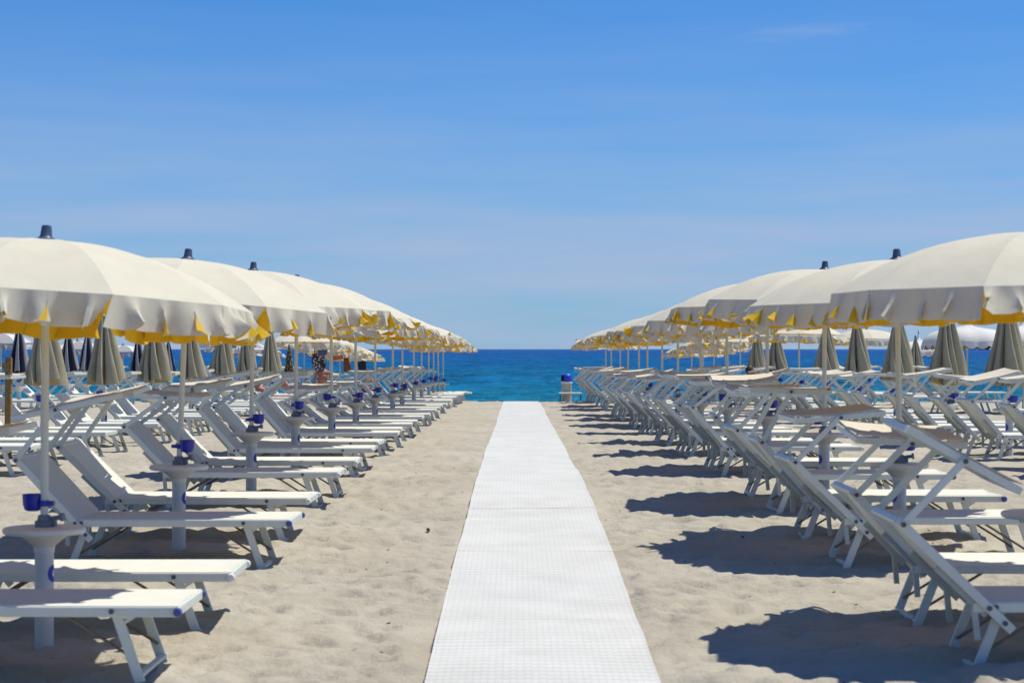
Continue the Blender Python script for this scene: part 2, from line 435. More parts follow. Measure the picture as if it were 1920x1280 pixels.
def build_sand():
    def seg(a, b, st): return np.arange(a, b, st)
    xs = np.concatenate([seg(-900, -100, 80), seg(-100, -30, 5), seg(-30, -14, .5), seg(-14, -5, .11), seg(-5, 5, .036), seg(5, 14, .11), seg(14, 30, .5), seg(30, 100, 5), seg(100, 901, 80)])
    ys = np.concatenate([seg(-60, 4, 4), seg(4, 8, .2), seg(8, 16, .032), seg(16, 24, .06), seg(24, 40, .12), seg(40, 86, .3), seg(86, 121, 3)])
    X, Y = np.meshgrid(xs, ys, indexing='ij')
    Z = g(Y) + 0 * X
    near = np.clip((60 - np.abs(X)) / 30, 0, 1) * np.clip((Y + 10) / 10, 0, 1)
    N = .045 * vnoise(X * .55, Y * .55, 1) + .035 * vnoise(X * 1.3 + 7, Y * 1.5, 2) + .036 * vnoise(X * 3.1, Y * 4.0, 3) + .036 * vnoise(X * 6.5, Y * 8.5, 4)
    N += .017 * vnoise(X * 13, Y * 16, 5)
    Z += N * near * np.where(Y > 62, .5, 1)
    # scuffed footprints
    pr = np.random.default_rng(11)
    n = 3600
    D = np.zeros_like(Z)
    px = pr.uniform(-5.2, 5.2, n); py = 8 + 22 * pr.random(n) ** 1.4
    for k in range(n):
        a = pr.uniform(0, PI); L = pr.uniform(.08, .14); W = pr.uniform(.04, .07); dep = pr.uniform(.010, .034)
        R = .34
        i0, i1 = np.searchsorted(xs, [px[k] - R, px[k] + R]); j0, j1 = np.searchsorted(ys, [py[k] - R, py[k] + R])
        if i1 <= i0 or j1 <= j0: continue
        dx = X[i0:i1, j0:j1] - px[k]; dy = Y[i0:i1, j0:j1] - py[k]
        u = dx * math.cos(a) + dy * math.sin(a); v = -dx * math.sin(a) + dy * math.cos(a)
        q = (u / L) ** 2 + (v / W) ** 2
        D[i0:i1, j0:j1] += -dep * np.exp(-q) + dep * .6 * np.exp(-((np.sqrt(q) - 1.7) / .55) ** 2)
    Z += .028 * np.tanh(D / .028)
    # pressed flat beneath the walkway
    c = np.clip((np.abs(X - (WALK_X0 + WALK_X1) / 2) - .50) / .14, 0, 1)
    Z = np.where(Y < 64, (g(Y) - .012) * (1 - c) + np.where(c > 0, Z, 0) * c, Z)
    # a little sand has drifted over the edges of the mat
    e = np.abs(np.abs(X - (WALK_X0 + WALK_X1) / 2) - .545)
    Z += np.exp(-(e / .04) ** 2) * np.clip(.06 * vnoise(X * 2, Y * 2.3, 8) + .03 * vnoise(X * 6, Y * 7, 9) - .004, 0, .03) * (Y < 62)
    nx, ny = X.shape
    V = np.stack([X, Y, Z], -1).reshape(-1, 3)
    i = np.arange(nx - 1)[:, None]; j = np.arange(ny - 1)[None, :]
    a = (i * ny + j).ravel()
    F = np.stack([a, a + ny, a + ny + 1, a + 1], -1)
    me = bpy.data.meshes.new('sand')
    me.vertices.add(len(V)); me.vertices.foreach_set('co', V.ravel())
    me.loops.add(F.size); me.loops.foreach_set('vertex_index', F.ravel().astype(np.int32))
    me.polygons.add(len(F)); me.polygons.foreach_set('loop_start', np.arange(0, F.size, 4, dtype=np.int32))
    me.polygons.foreach_set('use_smooth', np.ones(len(F), bool))
    me.materials.append(M['sand']); me.update(calc_edges=True)
    o = ob('beach_sand', me)
    tag(o, 'pale trampled beach sand with soft footprints', None, kind='structure')
build_sand()

# sea
SEA_Z = -0.66
def grid_mesh(name, X, Y, Z, m):
    nx, ny = X.shape
    V = np.stack([X, Y, Z], -1).reshape(-1, 3)
    i = np.arange(nx - 1)[:, None]; j = np.arange(ny - 1)[None, :]
    a = (i * ny + j).ravel()
    Fc = np.stack([a, a + ny, a + ny + 1, a + 1], -1)
    me = bpy.data.meshes.new(name)
    me.vertices.add(len(V)); me.vertices.foreach_set('co', V.ravel())
    me.loops.add(Fc.size); me.loops.foreach_set('vertex_index', Fc.ravel().astype(np.int32))
    me.polygons.add(len(Fc)); me.polygons.foreach_set('loop_start', np.arange(0, Fc.size, 4, dtype=np.int32))
    me.polygons.foreach_set('use_smooth', np.ones(len(Fc), bool))
    me.materials.append(M[m]); me.update(calc_edges=True)
    return me
def build_sea():
    xs = np.concatenate([[-9000, -3000, -1500], np.arange(-950, -130, 9), np.arange(-130, -62, 1.5), np.arange(-62, 62, .36), np.arange(62, 131, 1.5), np.arange(139, 951, 9), [1500, 3000, 9000]])
    ys = np.concatenate([np.arange(74, 190, .30), np.arange(190, 300, .6), np.arange(300, 560, 1.3), np.arange(561, 1200, 4), np.arange(1200, 3600, 16), [3700, 4500, 7000, 16000]])
    X, Y = np.meshgrid(xs, ys, indexing='ij')
    fade = np.clip((3600 - Y) / 200, 0, 1) * np.clip((940 - np.abs(X)) / 40, 0, 1) * np.clip((Y - 76) / 12, .2, 1)
    ridge = lambda n: .5 - np.abs(2 * n)
    W = .20 * vnoise(X * .045 + .02 * Y, Y * .13, 30) + .24 * ridge(vnoise(X * .17 + .04 * Y, Y * .36, 31)) + .20 * ridge(vnoise(X * .42 - .05 * Y + 9, Y * .75, 32)) + .11 * ridge(vnoise(X * 1.0, Y * 1.45 + .1 * X, 33))
    o = ob('sea', grid_mesh('sea', X, Y, SEA_Z + W * fade, 'sea'))
    tag(o, 'deep blue choppy sea reaching the horizon', None, kind='structure')
build_sea()

# walkway of rolled plastic mat sections
def build_walkway():
    root = bpy.data.objects.new('walkway', None); COL.objects.link(root)
    root.location = (0, 0, 0)
    tag(root, 'straight white ribbed plastic walkway across the sand to the sea', None, kind='structure')
    y0 = 4.8
    k = 0
    while y0 < 60.5:
        y1 = min(y0 + 2.9, 60.9)
        st = .0125 if y0 < 17 else (.025 if y0 < 30 else .1)
        ys = np.arange(y0, y1 + .03, st)
        xs = np.linspace(0, 1, 33)
        wob = lambda y: .004 * np.sin(y * .9) + .006 * np.sin(y * .37 + 1)
        P = np.zeros((len(xs), len(ys), 3))
        for i, u in enumerate(xs):
            e0 = WALK_X0 + wob(ys); e1 = WALK_X1 + wob(ys + 3.1)
            P[i, :, 0] = e0 + (e1 - e0) * u
            P[i, :, 1] = ys
            xx = P[i, :, 0]
            und = .022 * vnoise(xx * 1.2 + 3, ys * 1.1, 21) + .016 * vnoise(xx * .6, ys * 2.6, 22)
            rib = .0055 * np.abs(np.sin(ys * PI / .09)) if st < .05 else 0
            col = .0016 * math.cos(u * 2 * PI * 16)
            lift = (.0026 if k in (3, 4) else .0006) * np.clip(1 - (ys - y0) / .10, 0, 1) ** 2 * (.35 + .65 * abs(math.sin(u * 2.2 + k * 1.7)))
            P[i, :, 2] = g(ys) + .018 + und + rib + col + lift
        b = MB(); b.sheet(P, .004)
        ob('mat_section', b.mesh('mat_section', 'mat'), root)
        y0 += 2.9; k += 1
build_walkway()

# ------------------------------------------------------------------ sun lounger meshes
def lounger_meshes():
    L = {}
    HX, HZ = -1.37, .30
    b = MB(); b.bar((-1.44, 0, 0), (0, 0, 0), .024, .046); L['rail'] = b.mesh('side_rail', 'alu')
    b = MB(); b.bar((0, -.325, 0), (0, .325, 0), .03, .044); L['foot_rail'] = b.mesh('foot_rail', 'alu')
    b = MB(); b.lathe([(.004, -.016), (.017, -.014), (.022, 0), (.017, .014), (.004, .016)], 10); L['cap_blue'] = b.mesh('end_cap', 'cap_blue')
    b = MB(); b.lathe([(.004, -.016), (.017, -.014), (.022, 0), (.017, .014), (.004, .016)], 10); L['cap_white'] = b.mesh('end_cap', 'cap_white')
    # seat fabric
    P = np.zeros((26, 9, 3))
    for i, u in enumerate(np.linspace(0, 1, 26)):
        for j, v in enumerate(np.linspace(-1, 1, 9)):
            sag = (1 - v * v) * (.5 + .5 * math.sin(PI * u)) * .022
            P[i, j] = (-1.40 + 1.41 * u, .312 * v, .326 - sag * (1 if 0 < i < 25 else .4))
    b = MB(); b.sheet(P, .004); L['seat'] = b.mesh('seat_fabric', 'mesh_white')
    # legs (top pivot to sand), foot end and head end
    def leg(x0, x1):
        b = MB(); b.bar((x0, 0, .295), (x1, 0, -.02), .02, .046, up=(1, 0, 0)); return b
    b = leg(-.275, -.165); b.bar((-.262, 0, .27), (-.20, 0, .275), .016, .02); b.bar((-.255, 0, .235), (-.19, 0, .275), .014, .014); L['leg_foot'] = b.mesh('leg', 'alu')
    b = leg(-1.30, -1.425); L['leg_head'] = b.mesh('leg', 'alu')
    b = MB(); b.bar((0, -.285, 0), (0, .285, 0), .034, .02); L['foot_bar'] = b.mesh('foot_bar', 'alu')
    b = MB(); b.tube((-.185, 0, .075), (-.52, 0, .285), .0075, n=7); L['brace_foot'] = b.mesh('brace', 'rod')
    b = MB(); b.tube((-1.395, 0, .075), (-1.05, 0, .285), .0075, n=7); L['brace_head'] = b.mesh('brace', 'rod')
    b = MB(); b.tube((0, -.006, 0), (0, .006, 0), .012, n=10); L['bolt'] = b.mesh('bolt', 'bolt')
    # backrest, hinge at origin, lying towards -x
    P = np.zeros((14, 9, 3))
    for i, u in enumerate(np.linspace(0, 1, 14)):
        for j, v in enumerate(np.linspace(-1, 1, 9)):
            sag = (1 - v * v) * (.35 + .65 * math.sin(PI * u)) * .045
            P[i, j] = (-.565 + .575 * u, .308 * v, .022 - sag)
    b = MB(); b.sheet(P, .004); L['back'] = b.mesh('backrest_fabric', 'mesh_white')
    b = MB(); b.bar((.15, 0, 0), (-.585, 0, 0), .02, .044); L['back_rail'] = b.mesh('back_rail', 'alu')
    b = MB(); b.bar((-.57, -.318, 0), (-.57, .318, 0), .034, .036); L['back_bar'] = b.mesh('top_bar', 'alu')
    b = MB(); b.bar((.02, 0, -.03), (-.30, 0, -.034), .016, .032); b.bar((-.05, 0, -.04), (.07, 0, -.14), .02, .03); L['prop'] = b.mesh('prop_strut', 'alu_grey')
    # sunshade centred on its arm pivots
    P = np.zeros((15, 9, 3))
    for i, u in enumerate(np.linspace(-1, 1, 15)):
        for j, v in enumerate(np.linspace(-1, 1, 9)):
            P[i, j] = (.285 * u, .335 * v, .026 - .026 * (1 - v * v) * (1 - u * u) + .010 * abs(v) * u * u)
    b = MB(); b.sheet(P, .004); L['shade'] = b.mesh('shade_fabric', 'shade_fabric')
    b = MB()
    for y in (-.33, .33): b.bar((-.28, y, 0), (.28, y, 0), .018, .036)
    for x in (-.288, .288): b.bar((x, -.34, 0), (x, .34, 0), .018, .034)
    L['shade_frame'] = b.mesh('shade_frame', 'alu')
    b = MB(); b.bar((0, 0, 0), (.42, 0, 0), .014, .034); L['arm'] = b.mesh('shade_arm', 'alu')
    # far versions
    b = MB()
    for y in (-.305, .305): b.bar((-1.44, y, .30), (0, y, .30), .024, .046)
    b.bar((0, -.325, .30), (0, .325, .30), .03, .044)
    for y in (-.275, .275):
        b.bar((-.275, y, .295), (-.165, y, -.02), .02, .046, up=(1, 0, 0)); b.bar((-1.30, y, .295), (-1.425, y, -.02), .02, .046, up=(1, 0, 0))
    for x in (-.165, -1.42): b.bar((x, -.285, .012), (x, .285, .012), .034, .02)
    L['far_frame'] = b.mesh('frame', 'alu')
    b = MB()
    for y in (-.325, .325): b.bar((.15, y, 0), (-.585, y, 0), .02, .044)
    b.bar((-.57, -.318, 0), (-.57, .318, 0), .034, .036); L['far_back'] = b.mesh('back_frame', 'alu')
    b = MB()
    for y in (-.352, .352): b.bar((0, y, 0), (.42, y, 0), .014, .034)
    L['far_arm'] = b.mesh('shade_arm', 'alu')
    return L, HX, HZ
LM, HX, HZ = lounger_meshes()

def lounger(x_foot, y, label, group, lod=0, back=46, arm=48, tau=6, rz=0, roll=2.5, dz=0.0, shade=True, caps='cap_white'):
    z = gz(0, y) - .004 + dz
    t = thing('sun_lounger', (x_foot, y, z), label, 'sun lounger', group, (0, 0, math.radians(rz)))
    th = math.radians(back)
    al = math.radians(arm); ta = math.radians(tau)
    px, pz = HX - .555 * math.cos(th), HZ + .555 * math.sin(th)
    ex, ez = px + .42 * math.cos(al), pz + .42 * math.sin(al)
    if lod >= 2:
        ob('frame', LM['far_frame'], t)
        ob('seat_fabric', LM['seat'], t)
        bk = ob('backrest', LM['back'], t, (HX, 0, HZ), (0, th, 0))
        ob('back_frame', LM['far_back'], bk)
        if shade:
            ob('shade_arm', LM['far_arm'], t, (px, 0, pz), (0, -al, 0))
            s = ob('sunshade', LM['shade'], t, (ex, 0, ez), (math.radians(roll), -ta, 0))
            ob('shade_frame', LM['shade_frame'], s)
        return t
    for s in (-1, 1):
        r = ob('side_rail', LM['rail'], t, (0, .305 * s, .30))
        if lod == 0:
            ob('end_cap', LM[caps], r, (.012, .022 * s, 0), (PI / 2, 0, 0))
            for bx in (-.285, -1.335): ob('bolt', LM['bolt'], r, (bx, .014 * s, .002))
        ob('leg', LM['leg_foot'], t, (0, .272 * s, 0)); ob('leg', LM['leg_head'], t, (0, .272 * s, 0))
        ob('brace', LM['brace_foot'], t, (0, .25 * s, 0)); ob('brace', LM['brace_head'], t, (0, .25 * s, 0))
    ob('foot_rail', LM['foot_rail'], t, (0, 0, .299))
    ob('foot_bar', LM['foot_bar'], t, (-.165, 0, .014)); ob('foot_bar', LM['foot_bar'], t, (-1.42, 0, .014))
    ob('seat_fabric', LM['seat'], t)
    bk = ob('backrest', LM['back'], t, (HX, 0, HZ), (0, th, 0))
    for s in (-1, 1):
        ob('back_rail', LM['back_rail'], bk, (0, .328 * s, 0))
        ob('prop_strut', LM['prop'], bk, (0, .30 * s, 0))
        if lod == 0:
            for bx in (0.0, .10, -.555): ob('bolt', LM['bolt'], bk, (bx, .341 * s if bx > -.5 else .366 * s, 0))
    ob('top_bar', LM['back_bar'], bk)
    if shade:
        for s in (-1, 1): ob('shade_arm', LM['arm'], t, (px, .352 * s, pz), (0, -al, 0))
        sh = ob('sunshade', LM['shade'], t, (ex, 0, ez), (math.radians(roll), -ta, 0))
        ob('shade_frame', LM['shade_frame'], sh)
        if lod == 0:
            for s in (-1, 1): ob('bolt', LM['bolt'], sh, (0, .364 * s, -.002))
    return t

# ------------------------------------------------------------------ umbrella meshes
R_U = 1.05
RISE = 0.30
NP_ = 10
def drop(r): return RISE * (r / R_U) ** 2.3
def rib_pt(a, s):
    r = .03 + (R_U - .03) * s
    return np.array((r * math.cos(a), r * math.sin(a), RISE - drop(r)))

def panel_grid(a0, a1, ns=12, nt_=9):
    P = np.zeros((ns, nt_, 3))
    for i, s in enumerate(np.linspace(0, 1, ns)):
        A, B = rib_pt(a0, s), rib_pt(a1, s)
        for j, t in enumerate(np.linspace(0, 1, nt_)):
            p = A * (1 - t) + B * t
            k = 4 * t * (1 - t)
            p[2] -= .012 * k * s * (1 - .3 * s)
            P[i, j] = p
    return P

def flap_grid(a0, a1, rnd, nu=33, nv=8, h=.158, flare=.25, wild=0.0, calm=False):
    A, B = rib_pt(a0, 1.0), rib_pt(a1, 1.0)
    am = (a0 + a1) / 2
    out = np.array((math.cos(am), math.sin(am), 0)); along = (B - A); ln = np.linalg.norm(along); along /= ln
    ph = [rnd.uniform(0, 6.28) for _ in range(6)]
    f1 = rnd.uniform(1.0, 1.9); f2 = rnd.uniform(2.6, 4.2); f3 = rnd.uniform(5.5, 8.5)
    sh = rnd.uniform(-.04, .04); spread = rnd.uniform(-.10, .03)
    c0 = rnd.choice([0, 0, 0, .35, .6]) + (wild * rnd.choice([0, .9]) if wild else 0)
    c1 = rnd.choice([0, 0, 0, .35, .6]) + (wild * rnd.choice([0, .9]) if wild else 0)
    if calm: c0 = c1 = 0.0; spread = rnd.uniform(-.03, .03); sh *= .4
    ka = .72 if calm else 1.0
    P = np.zeros((nu, nv, 3))
    for i, u in enumerate(np.linspace(0, 1, nu)):
        wv = .34 * math.sin(2 * PI * f1 * u + ph[0]) + .40 * math.sin(2 * PI * f2 * u + ph[1]) + .16 * math.sin(2 * PI * f3 * u + ph[2])
        wv *= ka
        ang = flare + wv + c0 * math.exp(-(u / .2) ** 2) + c1 * math.exp(-((1 - u) / .2) ** 2)
        ang += wild * math.exp(-((u - .5 - .4 * math.sin(ph[3])) / .3) ** 2) * (1.0 + .4 * math.sin(ph[4]))
        sh_u = sh + .045 * math.sin(2 * PI * f2 * u + ph[1] + 1.3) + .02 * math.sin(2 * PI * f3 * u + ph[5]) + (u - .5) * spread
        hh = h * (1 + .06 * math.sin(2 * PI * 1.5 * u + ph[4]) + .03 * math.sin(2 * PI * 5 * u + ph[5]))
        base = A * (1 - u) + B * u
        o_, z_ = 0.0, 0.0
        for j, v in enumerate(np.linspace(0, 1, nv)):
            if j:
                q = .10 + (ang - .10) * (v ** .45) + wild * .25 * math.sin(5 * v + ph[2])
                st = hh / (nv - 1)
                o_ += math.sin(q) * st; z_ -= math.cos(q) * st
            P[i, j] = base + out * o_ + np.array((0, 0, z_)) + along * (sh_u * v)
    return P

FLAPS = []
_r = random.Random(5)
for k in range(40):
    wild = 0.0 if k < 24 else _r.uniform(.5, 1.25)
    Pg = flap_grid(-PI / NP_, PI / NP_, _r, flare=_r.uniform(.15, .6) if k >= 12 else _r.uniform(.10, .32), wild=wild, calm=k < 12)
    FLAPS.append(Pg)
PANEL = panel_grid(-PI / NP_, PI / NP_)
def mirror_ok(P): return P
def canopy_meshes(outer, inner):
    # orient so the sheet normal faces out
    b = MB(); b.sheet(PANEL, .004, 0, 1); pm = b.mesh('canopy_panel', [outer, inner])
    fl = []
    for P in FLAPS:
        b = MB(); b.sheet(P[:, ::-1][::1] if False else np.transpose(P, (1, 0, 2)), .004, 0, 1); fl.append(b.mesh('valance_flap', [outer, inner]))
    return pm, fl
CANOPY = {'cream': canopy_meshes('cream', 'yellow')}

def far_canopy(outer_list, inner, variant, wildp=.35, scallop=False):
    r = random.Random(variant)
    b = MB()
    names = []
    for k in range(NP_):
        a = 2 * PI * k / NP_
        Rm = np.array(((math.cos(a), -math.sin(a), 0), (math.sin(a), math.cos(a), 0), (0, 0, 1)))
        mo = k % len(outer_list)
        b.sheet(PANEL[::2, ::2] @ Rm.T, .004, mo, len(outer_list))
        P = FLAPS[r.randrange(24, 40) if r.random() < wildp else r.randrange(24)]
        b.sheet(np.transpose(P[::2, ::2], (1, 0, 2)) @ Rm.T, .004, mo, len(outer_list))
    return b.mesh('canopy', outer_list + [inner])
FARC = [far_canopy(['cream'], 'yellow', 100 + k) for k in range(5)]
FARW = [far_canopy(['white_canvas', 'grey_canvas'], 'grey_canvas', 200 + k, .1) for k in range(2)]

def umbrella_parts():
    U = {}
    b = MB(); b.tube((0, 0, -.15), (0, 0, .56), .047, n=18); U['tube'] = b.mesh('base_tube', 'pvc')
    b = MB(); b.lathe([(.050, -.085), (.052, -.056), (.112, -.006), (.116, .004), (.19, .005), (.2, .012), (.204, .024), (.2, .034), (.19, .038), (.03, .040)], 30); U['table'] = b.mesh('table', 'table', 24)
    b = MB(); b.lathe([(.028, 0), (.046, .002), (.048, .03), (.036, .034), (.03, .06), (.022, .062)], 14); b.tube((.03, 0, .042), (.085, -.01, .05), .012, n=8); b.tube((.085, -.01, .05), (.10, -.013, .052), .021, n=10); b.bar((.025, 0, .02), (.06, -.004, .024), .03, .034); U['clamp'] = b.mesh('clamp', 'clamp')
    b = MB(); b.tube((0, 0, 0), (0, 0, 1), .0195, n=14); U['pole'] = b.mesh('pole', 'pole')
    b = MB(); b.lathe([(.055, 0), (.052, .012), (.036, .022), (.030, .03), (.026, .07), (.022, .082), (.008, .084)], 16); U['finial'] = b.mesh('finial', 'finial')
    # blue cup with its strap
    b = MB(); b.lathe([(.028, -.042), (.040, -.036), (.049, -.01), (.052, .036), (.054, .042), (.046, .042), (.044, .0), (.03, -.03), (.01, -.032)], 16, (.062, -.022, 0)); b.tube((0, 0, -.016), (0, 0, .012), .027, n=14); b.bar((-.05, .006, -.002), (-.015, .002, -.002), .03, .024); U['cup'] = b.mesh('cup_holder', 'blue')
    # round blue sticker wrapped on the tube, with a white mark
    def patch(r, w, h, n=16, rings=5):
        vs = [(r, 0, 0)]; fs = []
        for k in range(1, rings + 1):
            for i in range(n):
                t = 2 * PI * i / n
                a = (w / 2) * k / rings * math.cos(t) / .047; z = (h / 2) * k / rings * math.sin(t)
                vs.append((r * math.cos(a), r * math.sin(a), z))
        fs += [(0, 1 + i, 1 + (i + 1) % n) for i in range(n)]
        for k in range(rings - 1):
            o_ = 1 + k * n
            fs += [(o_ + i, o_ + n + i, o_ + n + (i + 1) % n, o_ + (i + 1) % n) for i in range(n)]
        b = MB(); b.add(vs, fs, 0, True); return b
    U['sticker'] = patch(.0485, .072, .088).mesh('sticker', 'blue')
    b = patch(.0495, .016, .036); U['mark'] = b.mesh('sticker_mark', 'stick_white')
    # rib and its strut
    b = MB()
    pts = [rib_pt(0, s) - np.array((0, 0, .010)) for s in np.linspace(0, .985, 8)]
    for p, q in zip(pts[:-1], pts[1:]): b.tube(p, q, .0045, n=5, caps=False)
    U['rib'] = b.mesh('rib', 'rib')
    b = MB(); p = rib_pt(0, .5) - np.array((0, 0, .012)); b.tube((.025, 0, -.02), p, .004, n=5); U['strut'] = b.mesh('strut', 'rib')
    b = MB(); b.lathe([(.02, -.035), (.036, -.03), (.036, -.01), (.02, -.005)], 12); U['hub'] = b.mesh('runner', 'pole')
    b = MB()
    for k in range(NP_):
        a = 2 * PI * k / NP_ + PI / NP_
        pts = [rib_pt(a, s) - np.array((0, 0, .010)) for s in (0, .5, .985)]
        for p, q in zip(pts[:-1], pts[1:]): b.tube(p, q, .0045, n=4, caps=False)
    U['ribs_far'] = b.mesh('ribs', 'rib')
    return U
UP = umbrella_parts()

def folded_mesh(outer_list, inner, seed, H=1.0, R=.25):
    r = random.Random(seed)
    nth, nz = 128, 16
    ph = [r.uniform(-.25, .25) for _ in range(8)]; am = [r.uniform(.75, 1.15) for _ in range(8)]
    ln = [r.uniform(-.05, .05) for _ in range(8)]
    tw = r.uniform(-.5, .5)
    V = np.zeros((nz, nth + 1, 3))
    for i, s in enumerate(np.linspace(0, 1, nz)):
        Rz = .028 + (R - .028) * (s ** .85)
        for j in range(nth + 1):
            t = 2 * PI * (j % nth) / nth
            k8 = (t / (2 * PI) * 8) % 8; k = int(k8); f = k8 - k
            # each folded panel is a wing: narrow valley, broad ridge leaning sideways
            ridge = max(0.0, math.sin(PI * f)) ** .55
            deep = .30 + .70 * (ridge * am[k])
            lean = ph[k] * s + .55 * s * math.sin(PI * f)
            rr = Rz * deep * (1 + .03 * math.sin(9 * s + k))
            a = t + lean + tw * s
            z = -s * H - (.05 * s ** 8) * (1 - ridge) + ln[k] * s ** 3 * ridge
            V[i, j] = (rr * math.cos(a), rr * math.sin(a), z)
    b = MB()
    nL = len(outer_list)
    # sheet per panel so that panel colours can alternate
    for k in range(8):
        j0 = k * nth // 8; j1 = (k + 1) * nth // 8
        b.sheet(V[:, j0:j1 + 1], .005, k % nL, nL)
    return b.mesh('folded_canopy', outer_list + [inner])
FOLD = [folded_mesh(['beige'], 'beige_in', 40 + k, 1.06, .30) for k in range(5)]
FOLDN = [folded_mesh(['navy_canvas', 'grey_canvas'], 'navy_canvas', 60 + k, 1.04, .28) for k in range(2)]
FOLDP = folded_mesh(['print_olive'], 'print_olive', 80, .62, .12)

_ur = random.Random(12)
TOP = 1.725   # rim height above the sand
def umbrella_stand(t, zt=.56, side=1, lod=0, lean=(0, 0), pole_top=2.0):
    ob('base_tube', UP['tube'], t)
    tb = ob('table', UP['table'], t, (0, 0, zt))
    if lod < 2:
        s = ob('sticker', UP['sticker'], t, (0, 0, zt - .19), (0, 0, (-.22 if side > 0 else PI + .30)))
        ob('sticker_mark', UP['mark'], s)
        ob('clamp', UP['clamp'], t, (0, 0, zt + .038))
    ob('cup_holder', UP['cup'], t, (0, 0, zt + _ur.uniform(.13, .19)), (0, 0, _ur.choice([0, 0, .4, -.5, PI])))
    ob('pole', UP['pole'], t, (0, 0, zt + .03), (lean[1], lean[0], 0), (1, 1, pole_top - zt - .03))

def open_umbrella(x, y, label, group, lod=0, side=1, lean=(0, 0), dz=0, rot=None, wild=.25, calm=.4, kind='cream', seed=0, roof=0.0, tilt=None):
    r = random.Random(1000 + seed)
    if tilt is None: tilt = (r.uniform(-.02, .035), r.uniform(-.025, .025))
    z = gz(x, y) + dz
    t = thing('beach_umbrella', (x, y, z), label, 'umbrella', group)
    zt = .56
    top = TOP + RISE + roof
    umbrella_stand(t, zt, side, lod, lean, top)
    rz = r.uniform(-.10, .10) if rot is None else rot
    # the canopy sits on the leaning pole's end
    Lp = top - zt - .03
    E = Matrix.Rotation(lean[0], 3, 'Y') if False else (Matrix.Rotation(lean[0], 3, 'Y') @ Matrix.Rotation(lean[1], 3, 'X'))
    tip = E @ Vector((0, 0, Lp)) + Vector((0, 0, zt + .03))
    T = Matrix.Rotation(lean[0] + tilt[0], 3, 'Y') @ Matrix.Rotation(lean[1] + tilt[1], 3, 'X')
    base = tip - T @ Vector((0, 0, RISE))
    rot3 = (lean[1] + tilt[1], lean[0] + tilt[0], 0)
    if lod >= 2:
        me = (FARC if kind == 'cream' else FARW)[r.randrange(len(FARC if kind == 'cream' else FARW))]
        c = ob('canopy', me, t, base, (T.to_4x4() @ Matrix.Rotation(rz + r.randrange(10) * PI / 5, 4, 'Z')).to_euler())
        ob('ribs', UP['ribs_far'], c)
    else:
        pm, fl = CANOPY['cream']
        q0 = T.to_4x4()
        for k in range(NP_):
            a = rz + 2 * PI * k / NP_
            e = (q0 @ Matrix.Rotation(a, 4, 'Z')).to_euler()
            p = ob('canopy_panel', pm, t, base, e)
            i = r.randrange(24, 40) if r.random() < wild else (r.randrange(12) if r.random() < calm else r.randrange(12, 24))
            ob('valance_flap', fl[i], p)
            e2 = (q0 @ Matrix.Rotation(a + PI / NP_, 4, 'Z')).to_euler()
            rb = ob('rib', UP['rib'], t, base, e2)
            ob('strut', UP['strut'], rb)
        ob('runner', UP['hub'], t, base, rot3)
    ob('finial', UP['finial'], t, tip - Vector((0, 0, .008)), rot3)
    return t

def closed_umbrella(x, y, label, group, lod=1, side=1, me=None, top=2.0, rz=0, lean=(0, 0), dz=0):
    z = gz(x, y) + dz
    t = thing('folded_umbrella', (x, y, z), label, 'umbrella', group)
    umbrella_stand(t, .56, side, lod, lean, top)
    E = Matrix.Rotation(lean[0], 3, 'Y') @ Matrix.Rotation(lean[1], 3, 'X')
    tip = E @ Vector((0, 0, top - .59)) + Vector((0, 0, .59))
    ob('folded_canopy', me, t, tip, (lean[1], lean[0], rz))
    ob('finial', UP['finial'], t, tip - Vector((0, 0, .008)), (lean[1], lean[0], 0))
    return t

ORD = ['zeroth', 'first', 'second', 'third', 'fourth', 'fifth', 'sixth', 'seventh', 'eighth', 'ninth', 'tenth', 'eleventh', 'twelfth', 'thirteenth', 'fourteenth', 'fifteenth', 'sixteenth', 'seventeenth']
def nth(i, n):
    if i == 1: return 'nearest'
    if i == n: return 'farthest'
    return ORD[i] + '-nearest'
F = 3700.0

# ------------------------------------------------------------------ rows beside the walkway
XL, XR = -2.35, 2.68
YL = [9.8, 13.7] + [-XL * F / p for p in (499, 416, 348, 303, 267, 234, 216, 194, 179.4, 166, 157, 148, 139)]
YR = [10.1, 13.85] + [XR * F / p for p in (575, 468, 394, 344, 301, 271, 244, 228, 207, 193, 176, 166)]
LEANL = {0: (-.004, -.035), 1: (.04, -.01), 2: (.012, 0), 3: (.01, 0)}
LEANR = {0: (-.01, .0), 1: (-.012, 0), 2: (.004, 0)}
lr = random.Random(3)
def lod_of(y): return 0 if y < 24 else (1 if y < 40 else 2)
def pair(xf, y, n, N, who, side_label, group, tweak=None, gap=(-.70, .72)):
    for q, off in enumerate(gap):
        yy = y + off + lr.uniform(-.05, .05)
        kw = dict(back=lr.uniform(43, 50), arm=lr.uniform(36, 50), tau=lr.uniform(-5, 13), roll=lr.uniform(-1.2, 3), rz=lr.uniform(-2.6, 2.6), lod=lod_of(yy),
                  caps=('cap_blue' if (n == 1 and q == 0) or lr.random() < .15 else 'cap_white'))
        if tweak and (n, q) in tweak: kw.update(tweak[(n, q)])
        which = 'on the camera side of' if q == 0 else 'on the sea side of'
        lounger(xf + lr.uniform(-.035, .035), yy, 'white sun lounger %s %s umbrella %s' % (which, nth(n, N), side_label), group, **kw)

